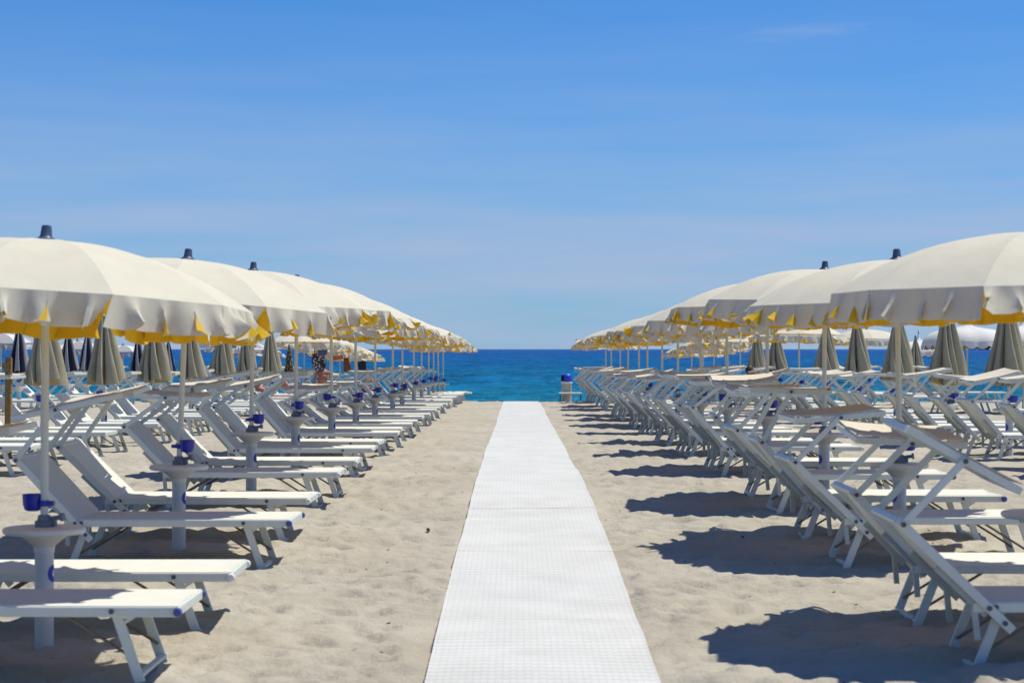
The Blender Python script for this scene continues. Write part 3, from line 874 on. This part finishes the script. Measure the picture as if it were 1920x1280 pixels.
for i, y in enumerate(YL):
    open_umbrella(XL, y, 'cream beach umbrella with yellow lining, %s on the left of the walkway' % nth(i + 1, len(YL)), 'open cream umbrellas left of the walkway',
                  lod=0 if y < 42 else 2, side=1, lean=LEANL.get(i, (lr.uniform(-.012, .012), lr.uniform(-.012, .012))), seed=i, rot={0: -.09, 1: .07, 2: .0}.get(i), calm=.6 if i == 0 else .3, tilt={0: (.055, 0), 1: (.04, .0), 2: (.03, .01)}.get(i), wild=.1 if i == 0 else (.3 if i < 4 else .4))
    pair(-1.5, y, i + 1, len(YL), 'left', 'left of walkway', 'sun loungers along the left of the walkway',
         {(1, 0): dict(dz=.028, rz=-.5), (2, 0): dict(tau=12, back=47, arm=53), (2, 1): dict(tau=11, back=44, arm=55), (3, 0): dict(arm=36, tau=-3, back=46), (6, 0): dict(back=34, arm=28, tau=2), (6, 1): dict(back=38, arm=26, tau=0), (7, 0): dict(back=32, arm=25, tau=3), (7, 1): dict(back=36, arm=30, tau=0), (8, 0): dict(back=34, arm=28, tau=0)})
for i, y in enumerate(YR):
    open_umbrella(XR, y, 'cream beach umbrella with yellow lining, %s on the right of the walkway' % nth(i + 1, len(YR)), 'open cream umbrellas right of the walkway',
                  lod=0 if y < 42 else 2, dz=.05 if i == 0 else 0, side=-1, lean=LEANR.get(i, (lr.uniform(-.012, .012), lr.uniform(-.012, .012))), seed=50 + i, rot={0: .13, 1: .035}.get(i), calm=.8, tilt={0: (0, 0), 1: (-.012, .01)}.get(i), wild=.06 if i < 5 else .25)
    pair(3.53, y, i + 1, len(YR), 'right', 'right of walkway', 'sun loungers along the right of the walkway',
         {(1, 0): dict(back=44, arm=46, tau=-29), (1, 1): dict(back=46, arm=45, tau=-3, roll=4), (2, 0): dict(back=44, arm=45, tau=5, roll=1), (3, 0): dict(roll=3, tau=0), (3, 1): dict(roll=4.5, tau=2), (2, 1): dict(arm=60, tau=-2)})

# ------------------------------------------------------------------ second rows
XBL, XBR = -6.03, 6.10
BL = [(21.3, 'c'), (25.1, 'c'), (28.7, 'c'), (32.6, 'c'), (36.6, 'c'), (40.5, 'c'), (43.8, 'c'), (48, 'c'), (52, 'p'), (55.8, 'o'), (59.5, 'o'), (63.3, 'o'), (67, 'o'), (70.8, 'o'), (74.5, 'o')]
BR = [(20.7, 'c'), (24.4, 'c'), (27.9, 'c'), (31.9, 'c'), (35.6, 'c'), (39.2, 'c'), (42.8, 'o'), (46.3, 'c'), (50.6, 'c'), (54.2, 'o'), (58, 'o'), (61.5, 'o'), (65, 'o'), (69, 'o')]
for side, X, rows in ((-1, XBL, BL), (1, XBR, BR)):
    word = 'left' if side < 0 else 'right'
    nc = no = 0
    Nc = sum(1 for r in rows if r[1] == 'c'); No = sum(1 for r in rows if r[1] == 'o')
    for i, (y, k) in enumerate(rows):
        x = X + lr.uniform(-.03, .03)
        if k == 'o':
            no += 1
            open_umbrella(x, y, 'cream open umbrella, %s open one in the second row to the %s' % (nth(no, No), word), 'open umbrellas of the second rows', lod=2, side=-side, seed=100 + i + 50 * (side > 0), wild=.5)
        elif k == 'c':
            nc += 1
            closed_umbrella(x, y, 'folded beige umbrella, %s folded one in the second row to the %s' % (nth(nc, Nc), word), 'folded beige umbrellas of the second rows',
                            lod=1 if y < 40 else 2, side=-side, me=FOLD[(i * 2 + (side > 0)) % 5], rz=lr.uniform(0, 6.28), top=1.97 + lr.uniform(-.03, .05), lean=(lr.uniform(-.02, .02), lr.uniform(-.02, .02)))
        else:
            closed_umbrella(x, y, 'small folded umbrella in an olive print on a thin pole', None, lod=2, side=1, me=FOLDP, top=1.55)
        pair(X + 1.0, y, i + 1, len(rows), word, 'in second row %s' % word, 'sun loungers of the second row to the ' + word)

# ------------------------------------------------------------------ third rows, nearer the water
NV = [(-11.5, 45.5), (-11.5, 50.5), (-11.6, 53.2), (-11.5, 59.8), (-11.5, 65)]
for i, (x, y) in enumerate(NV):
    closed_umbrella(x, y, 'folded umbrella in navy and grey panels, %s of the five at far left' % nth(i + 1, 5), 'folded navy umbrellas at far left', lod=2, me=FOLDN[i % 2], rz=lr.uniform(0, 6), top=2.0)
WG = [(-8.8, 58, .02), (-9.05, 64, .0), (-9.3, 70, .05), (-14.4, 55, -.05), (-14.5, 65, 0), (-14.8, 74, .15)]
for i, (x, y, dz) in enumerate(WG):
    wh = ['nearest', 'middle', 'farthest'][i % 3]
    open_umbrella(x, y, 'open white and grey panelled umbrella, %s of the three %s' % (wh, 'behind the folded beige ones' if i < 3 else 'at the far left edge'), 'open white and grey umbrellas', lod=2, kind='wg', dz=dz, seed=300 + i)
cr = [(9.2, 52), (12.9, 58)]
open_umbrella(9.2, 52, 'cream open umbrella standing alone behind the folded ones on the right', None, lod=2, seed=331, wild=.3)
closed_umbrella(12.1, 60, 'folded beige umbrella far back on the right by the dark towel', None, lod=2, me=FOLD[3], rz=1.2, top=1.95)

# pagoda shaped parasols on the right: concave white roofs with a spike and scalloped edge
def pagoda_mesh():
    b = MB(); n = 48
    prof = [(.015, .62), (.03, .50), (.07, .42), (.16, .36), (.34, .325), (.60, .29), (.82, .22), (.97, .10), (1.0, .03)]
    V = np.zeros((len(prof), n + 1, 3))
    for i, (r, z) in enumerate(prof):
        for j in range(n + 1):
            t = 2 * PI * (j % n) / n
            q = abs(math.sin(4 * t)); rr = r * (1 - .05 * (r / 1.0) * (1 - q)); 
            V[i, j] = (rr * math.cos(t), rr * math.sin(t), z - .03 * r * (1 - q))
    b.sheet(V, .004, 0, 1)
    roof = b.mesh('pagoda_roof', ['white_canvas', 'yellow'])
    b = MB(); n = 192
    V = np.zeros((5, n + 1, 3)); E = np.zeros((2, n + 1, 3))
    for j in range(n + 1):
        t = 2 * PI * (j % n) / n
        sc = .10 + .07 * abs(math.sin(12 * t))
        rr = 1.0 * (1 - .05 * (1 - abs(math.sin(4 * t)))) + .005
        for i in range(5):
            V[i, j] = ((rr + .03 * i / 4) * math.cos(t), (rr + .03 * i / 4) * math.sin(t), .03 - sc * i / 4 - .03 * (1 - abs(math.sin(4 * t))))
        for i in range(2):
            E[i, j] = V[4, j] + np.array((.002 * math.cos(t), .002 * math.sin(t), -.018 * i))
    b.sheet(V, .004, 0, 1); b.sheet(E, .006, 2, 2)
    return roof, b.mesh('scalloped_valance', ['white_canvas', 'yellow', 'navy_canvas'])
PAG = pagoda_mesh()
PG = [(10.25, 45, 'middle'), (13.0, 64, 'leftmost'), (11.65, 45.5, 'rightmost')]
for x, y, wd in PG:
    t = thing('pagoda_parasol', (x, y, gz(x, y)), 'white pagoda parasol with spike and dark scalloped edge, %s of the three' % wd, 'umbrella', 'pagoda parasols at far right')
    ob('pole', UP['pole'], t, (0, 0, -.1), (0, 0, 0), (1, 1, 1.9))
    ob('roof', PAG[0], t, (0, 0, 1.62)); ob('valance', PAG[1], t, (0, 0, 1.62))
    ob('finial', UP['finial'], t, (0, 0, 2.22), (0, 0, 0), (.45, .45, 1.2))
third = [(-10.6, [45.0, 49.6, 54.2, 58.8, 63.4, 68], 'third row left by the folded navy umbrellas'), (-7.9, [58, 63.5, 69], 'row under the white and grey umbrellas'),
         (11.0, [44.8, 49.5, 54.2, 59, 64], 'third row right by the pagoda parasols'), (14.2, [58, 63.5], 'row at the far right edge')]
for xf, ys_, where in third:
    for i, y in enumerate(ys_):
        for q, off in enumerate((-.7, .75)):
            lounger(xf + lr.uniform(-.05, .05), y + off, 'white sun lounger, %s of %s pair, %s' % ('nearer' if q == 0 else 'farther', nth(i + 1, len(ys_)), where), 'far sun loungers near the water',
                    back=lr.uniform(40, 50), arm=lr.uniform(42, 56), tau=lr.uniform(-6, 14), roll=lr.uniform(-1, 5), rz=lr.uniform(-2, 2), lod=2)

# ------------------------------------------------------------------ litter bin and low table at the end of the walkway
def litter_bin():
    x, y = 1.56, 62.3
    z = gz(x, y)
    t = thing('litter_bin', (x, y, z), 'grey litter bin with blue hooded lid at the sea end of walkway', 'bin')
    b = MB(); b.lathe([(.13, 0), (.145, .01), (.165, .60), (.17, .62), (.15, .62), (.13, .05), (.01, .04)], 24); ob('body', b.mesh('body', 'bin_body'), t)
    b = MB(); b.lathe([(.175, .60), (.18, .64), (.17, .66), (.02, .66)], 24); ob('rim', b.mesh('rim', 'cap_white'), t)
    # hood: upright blue shell with a rounded top, open towards the walkway
    n = 20; V = np.zeros((9, n, 3))
    prof = [(.178, 0), (.18, .08), (.178, .15), (.168, .20), (.145, .235), (.11, .255), (.07, .265), (.03, .27), (.004, .271)]
    for i, (rr, zz) in enumerate(prof):
        for j in range(n):
            half = PI - (.62 if zz < .17 else .62 * max(0, (.24 - zz) / .07) if zz < .24 else 0)
            a = math.radians(28) + half * (2 * j / (n - 1) - 1)
            V[i, j] = (rr * math.cos(a), rr * math.sin(a), .64 + zz)
    b = MB(); b.sheet(V, -.008); ob('hood', b.mesh('hood', 'bin_blue'), t)
    b = MB(); b.lathe([(.12, .66), (.13, .68), (.13, .80), (.05, .86)], 14, (.02, .01, 0)); ob('inner_shade_fill', b.mesh('inner_shade_fill', 'dark'), t)  # solid near-black filler, paints the shade inside the hood opening
litter_bin()
def low_table():
    x, y = 1.66, 61.7; z = gz(x, y)
    t = thing('low_table', (x, y, z), 'low white slatted table with dark legs in front of the bin', 'table')
    for k in range(5):
        b = MB(); b.bar((-.36, -.24 + .12 * k, .29), (.36, -.24 + .12 * k, .29), .10, .022); ob('slat', b.mesh('slat', 'mesh_white'), t)
    b = MB()
    for yy in (-.25, .25): b.bar((-.34, yy, .262), (.34, yy, .262), .03, .03)
    ob('apron', b.mesh('apron', 'alu_grey'), t)
    for sx in (-.32, .32):
        for sy in (-.25, .25):
            b = MB(); b.bar((sx, sy, -.02), (sx, sy, .248), .026, .026, up=(1, 0, 0)); ob('leg', b.mesh('leg', 'green_metal'), t)
low_table()

# wooden post at the left edge
def wood_post():
    x, y = -6.25, 24.2; z = gz(x, y)
    b = MB(); b.bar((0, 0, -.1), (0.01, 0, 1.22), .075, .075, up=(1, 0, 0), bev=.008); b.bar((-.0, 0, 1.22), (.0, 0, 1.235), .085, .085, up=(1, 0, 0))
    t = thing('wooden_post', (x, y, z), 'short square brown wooden post at the left edge', 'post')
    ob('shaft', b.mesh('shaft', 'wood'), t)
    b = MB(); b.bar((-.06, -.044, 1.12), (.05, -.044, 1.12), .012, .09); ob('board', b.mesh('board', 'wood'), t)
wood_post()

# ------------------------------------------------------------------ belongings hanging from the far poles
def puffy(prof, depth, matname, name, sub=2):
    # closed bag shape: outline (x,z) front and back, bulging in the middle
    b = MB(); n = len(prof)
    c = np.mean(np.array(prof), 0)
    rings = []
    for s, d in ((0.30, 1.0), (.75, .85), (1.0, .35), (1.0, -.35), (.75, -.85), (.30, -1.0)):
        rings.append([(c[0] + (p[0] - c[0]) * s, d * depth / 2, c[1] + (p[1] - c[1]) * s) for p in prof])
    vs = [v for r in rings for v in r]
    fs = []
    for k in range(len(rings) - 1):
        for i in range(n):
            j = (i + 1) % n; fs.append((k * n + i, k * n + j, (k + 1) * n + j, (k + 1) * n + i))
    fs.append(tuple(range(n))); fs.append(tuple(range((len(rings) - 1) * n, len(rings) * n))[::-1])
    b.add(vs, fs, 0, True)
    return b.mesh(name, matname)
def hung_bag(x, y, ztop, prof, depth, m, name, label, cat, strap=.22, sm=None, tilt=0):
    t = thing(name, (x, y, ztop), label, cat, None, (0, tilt, 0))
    ob('body', puffy(prof, depth, m, 'body'), t)
    b = MB()
    hs = np.array(prof); zt = hs[:, 1].max()
    w_ = (hs[:, 0].max() - hs[:, 0].min()) * .28; cx = hs[:, 0].mean()
    pts = [(cx - w_, 0, zt - .03), (cx - w_ * .9, 0, zt + strap * .6), (cx, 0, zt + strap), (cx + w_ * .9, 0, zt + strap * .6), (cx + w_, 0, zt - .03)]
    for p, q in zip(pts[:-1], pts[1:]): b.tube(p, q, .014, n=6)
    ob('strap', b.mesh('strap', sm or m), t)
    return t
zb = lambda px_y, d: EYE - (px_y - 654) * d / F
hung_bag(-5.98, 59.3, zb(676, 59.3), [(-.19, .22), (.17, .22), (.20, .0), (.16, -.30), (-.02, -.34), (-.16, -.28), (-.2, 0)], .2, 'print_bag', 'beach_bag', 'navy and white patterned beach bag hanging from far umbrella pole', 'bag', sm='navy_bag')
hung_bag(-5.86, 59.25, zb(659, 59.25), [(-.14, .14), (.12, .16), (.15, -.06), (.05, -.16), (-.12, -.12)], .1, 'denim', 'hung_cloth', 'crumpled denim blue cloth hanging above the patterned beach bag', 'clothing', strap=.08)
hung_bag(-6.06, 66.8, zb(666, 66.8), [(-.22, .14), (.15, .16), (.17, -.10), (-.05, -.16), (-.22, -.18)], .14, 'coral', 'hung_bag', 'coral orange bag hanging from far umbrella pole', 'bag', strap=.12, sm='navy_bag')
hung_bag(-5.78, 66.75, zb(684, 66.75), [(-.10, .24), (.06, .25), (.17, -.16), (.06, -.24), (-.10, -.22)], .12, 'leather', 'leather_bag', 'brown leather bag hanging beside the coral bag', 'bag', strap=.16, sm='navy_bag')
hung_bag(-5.86, 74.3, zb(684, 74.3), [(-.12, .22), (.06, .26), (.16, .12), (.17, -.14), (.10, -.27), (-.10, -.25), (-.15, 0)], .2, 'navy_bag', 'backpack', 'dark navy backpack hanging from pole behind the seated people', 'backpack', strap=.06)
hung_bag(12.7, 64, zb(671, 64), [(-.12, .28), (.10, .28), (.13, -.05), (.10, -.28), (-.10, -.28), (-.13, 0)], .08, 'navy_bag', 'dark_towel', 'black towel hanging under the leftmost pagoda parasol', 'towel', strap=.03)

# ------------------------------------------------------------------ people
def skin_person(name, pts, edges, radii, matname):
    me = bpy.data.meshes.new(name)
    me.from_pydata(pts, edges, [])
    me.materials.append(M[matname])
    o = bpy.data.objects.new(name, me); COL.objects.link(o)
    md = o.modifiers.new('skin', 'SKIN'); md.use_smooth_shade = True
    sv = me.skin_vertices[0].data
    for i, r in enumerate(radii):
        sv[i].radius = r if isinstance(r, tuple) else (r, r)
    sv[0].use_root = True
    s = o.modifiers.new('sub', 'SUBSURF'); s.levels = 2; s.render_levels = 2
    return o
def ellipsoid(b, c, r, n=12, m=8, mi=0):
    vs = []; fs = []
    for i in range(m + 1):
        p = PI * i / m
        for j in range(n):
            t = 2 * PI * j / n
            vs.append((c[0] + r[0] * math.sin(p) * math.cos(t), c[1] + r[1] * math.sin(p) * math.sin(t), c[2] + r[2] * math.cos(p)))
    for i in range(m):
        for j in range(n):
            k = (j + 1) % n; fs.append((i * n + j, i * n + k, (i + 1) * n + k, (i + 1) * n + j))
    b.add(vs, fs, mi, True)

def hand_pts(w, d, pts, edges, radii, k, side):
    # palm, four fingers, a thumb from a wrist index k; w wrist position, d direction
    w = Vector(w); d = Vector(d).normalized(); s = d.cross(Vector((0, 0, 1)))
    s = (s.normalized() if s.length > .1 else Vector((0, 1, 0))) * side
    i0 = len(pts); pts.append(tuple(w + d * .07)); radii.append((.026, .018)); edges.append((k, i0))
    for q, (o_, l) in enumerate(((-.027, .065), (-.009, .075), (.009, .07), (.027, .055))):
        a = len(pts); pts.append(tuple(w + d * .10 + s * o_)); radii.append(.009); edges.append((i0, a))
        pts.append(tuple(w + d * (.10 + l) + s * o_ + Vector((0, 0, -.02)))); radii.append(.007); edges.append((a, a + 1))
    a = len(pts); pts.append(tuple(w + d * .05 - s * .045)); radii.append(.011); edges.append((i0, a))
    pts.append(tuple(w + d * .085 - s * .065)); radii.append(.008); edges.append((a, a + 1))

def seated_person(x, y, zseat, label, rz=0, skin='skin', lean=.12):
    t = thing('person', (x, y, zseat), label, 'person', None, (0, 0, rz))
    # local +y: facing direction, sits at origin; thighs forward, feet on the sand
    P = [(0, 0, .10), (0, -.02 - lean * .3, .28), (0, -.02 - lean * .2, .46), (0, .0, .55), (0, .03, .63)]
    R = [(.155, .12), (.135, .10), (.165, .11), (.075, .07), (.052, .052)]
    E = [(0, 1), (1, 2), (2, 3), (3, 4)]
    for s in (-1, 1):
        k = len(P)
        P += [(s * .10, .10, .08), (s * .13, .42, .10), (s * .13, .46, -.26), (s * .13, .56, -.30)]
        R += [.085, .06, .04, (.035, .03)]
        E += [(0, k), (k, k + 1), (k + 1, k + 2), (k + 2, k + 3)]
        k = len(P)
        P += [(s * .20, -.01, .50), (s * .25, .04, .25), (s * .22, .26, .17)]
        R += [.055, .04, .028]
        E += [(3, k), (k, k + 1), (k + 1, k + 2)]
        hand_pts(P[k + 2], (0, 1, -.1), P, E, R, k + 2, s)
    o = skin_person('body', P, E, R, skin); o.parent = t
    b = MB(); c = (0, .055, .745)
    ellipsoid(b, c, (.078, .098, .115), 16, 10, 0)
    ellipsoid(b, (0, .152, .735), (.012, .018, .022), 8, 5, 0)
    for s in (-1, 1): ellipsoid(b, (s * .08, .05, .735), (.012, .022, .03), 8, 5, 0); ellipsoid(b, (s * .03, .142, .755), (.012, .01, .008), 8, 5, 1)
    ellipsoid(b, (0, .148, .70), (.022, .01, .007), 8, 5, 2)
    ob('head', b.mesh('head', [skin, 'dark', 'swim']), t)
    b = MB(); ellipsoid(b, (0, .03, .775), (.088, .10, .10), 16, 10); ellipsoid(b, (0, -.05, .73), (.07, .05, .10), 12, 8)
    ob('hair', b.mesh('hair', 'hair'), t)
    b = MB(); b.lathe([(.15, .02), (.18, .05), (.178, .13), (.165, .17), (.15, .17)], 20)
    for i, v in enumerate(b.v): b.v[i] = (v[0], v[1] * .78 + .01, v[2])
    ob('swimwear', b.mesh('swimwear', 'swim'), t)
    return t
def lying_person(x, y, z, label, rz=0, skin='skin_pink'):
    t = thing('person', (x, y, z), label, 'person', None, (0, 0, rz))
    # head towards -x on the raised backrest, knees bent up
    P = [(-1.15, 0, .11), (-1.38, 0, .20), (-1.55, 0, .36), (-1.60, 0, .45), (-1.65, 0, .52)]
    R = [(.15, .11), (.13, .10), (.16, .11), (.07, .07), (.05, .05)]
    E = [(0, 1), (1, 2), (2, 3), (3, 4)]
    for s in (-1, 1):
        k = len(P)
        kn = .38 if s < 0 else .30
        P += [(-1.06, s * .09, .10), (-.74, s * .11, kn), (-.50, s * .11, .06), (-.38, s * .11, .05)]
        R += [.08, .06, .04, (.032, .035)]
        E += [(0, k), (k, k + 1), (k + 1, k + 2), (k + 2, k + 3)]
        k = len(P)
        P += [(-1.56, s * .20, .38), (-1.34, s * .25, .20), (-1.12, s * .22, .11)]
        R += [.052, .04, .028]
        E += [(2, k), (k, k + 1), (k + 1, k + 2)]
        hand_pts(P[k + 2], (1, 0, 0), P, E, R, k + 2, s)
    o = skin_person('body', P, E, R, skin); o.parent = t
    b = MB(); ellipsoid(b, (-1.71, 0, .60), (.10, .078, .115), 16, 10); ellipsoid(b, (-1.615, 0, .60), (.02, .012, .02), 8, 5)
    for s in (-1, 1): ellipsoid(b, (-1.71, s * .08, .60), (.022, .012, .03), 8, 5); ellipsoid(b, (-1.625, s * .03, .62), (.01, .012, .008), 8, 5, 1)
    ob('head', b.mesh('head', [skin, 'dark']), t)
    b = MB(); ellipsoid(b, (-1.735, 0, .63), (.10, .086, .11), 16, 10); ob('hair', b.mesh('hair', 'hair'), t)
    b = MB(); ellipsoid(b, (-1.15, 0, .11), (.13, .165, .125), 16, 10); ob('swimwear', b.mesh('swimwear', 'swim'), t)
    return t
def towel(xf, y, label, m='red_towel'):
    P = np.zeros((20, 7, 3))
    for i, u in enumerate(np.linspace(0, 1, 20)):
        for j, v in enumerate(np.linspace(-1, 1, 7)):
            P[i, j] = (-1.30 + 1.15 * u, .335 * v, .332 - (.05 if abs(v) > .99 else 0) + .004 * math.sin(9 * u + 3 * v))
    b = MB(); b.sheet(P, .008)
    o = ob('towel', b.mesh('towel', m), None, (xf, y, gz(0, y)))
    tag(o, label, 'towel')
yb = 55.8 - .70
seated_person(-5.42, yb, gz(0, yb) + .36, 'tanned person seen from behind sitting on the foot of a lounger', rz=.25)
yl = 48 + .72
towel(XBL + 1.0, yl, 'rust red towel spread on lounger under the lying person')
lying_person(XBL + 1.0, yl, gz(0, yl) + .35, 'sunburnt person lying back with knees up on a red towel')
yl2 = 70.8 - .7
seated_person(-5.35, yl2, gz(0, yl2) + .36, 'person sitting farther back beneath the dark backpack', rz=-.2, skin='skin_pink')
yl3 = 46.3 - .7
lying_person(XBR + 1.0, yl3, gz(0, yl3) + .35, 'person lying on a lounger in the second row to the right', skin='skin')

# ------------------------------------------------------------------ small things on the sand
def debris():
    r = random.Random(9)
    spots = [((803, 995), .032), ((409, 1160), .055), ((1393, 1008), .02)]
    def gp(px, py):
        d = 12.0
        for _ in range(20): d = (EYE - float(g(d))) * F / (py - 654)
        return (px - 970) * d / F, d
    labels = ['small dark driftwood chip on sand left of walkway', 'dark clump of dried seaweed at foot of nearest left lounger', 'tiny dark wood scrap on sand right of walkway']
    for ((px, py), s), lb in zip(spots, labels):
        x, y = gp(px, py)
        b = MB(); vs = []
        n = 9; m = 5
        for i in range(m + 1):
            p = PI * i / m
            for j in range(n):
                t = 2 * PI * j / n; k = r.uniform(.6, 1.25)
                vs.append((s * k * math.sin(p) * math.cos(t), s * .5 * k * math.sin(p) * math.sin(t), s * .42 * k * math.cos(p) + s * .2))
        fs = [(i * n + j, i * n + (j + 1) % n, (i + 1) * n + (j + 1) % n, (i + 1) * n + j) for i in range(m) for j in range(n)]
        b.add(vs, fs, 0, False)
        o = ob('driftwood', b.mesh('driftwood', 'debris'), None, (x, y, gz(x, y) + .005), (0, 0, r.uniform(0, 3)))
        tag(o, lb, 'driftwood')
    b = MB()
    for _ in range(110):
        x = r.uniform(-3.2, 3.4); y = 8.5 + 14 * r.random() ** 1.5
        if WALK_X0 - .05 < x < WALK_X1 + .05: continue
        s = r.uniform(.003, .008); z = gz(x, y) + .012
        a = r.uniform(0, 3)
        b.bar((x - s * math.cos(a), y - s * math.sin(a), z), (x + s * math.cos(a) * 1.5, y + s * math.sin(a) * 1.5, z + s * .4), s, s * .8)
    o = ob('sand_litter', b.mesh('sand_litter', 'debris'))
    tag(o, 'specks of dark bark and shell scattered on the sand', None, kind='stuff')
debris()
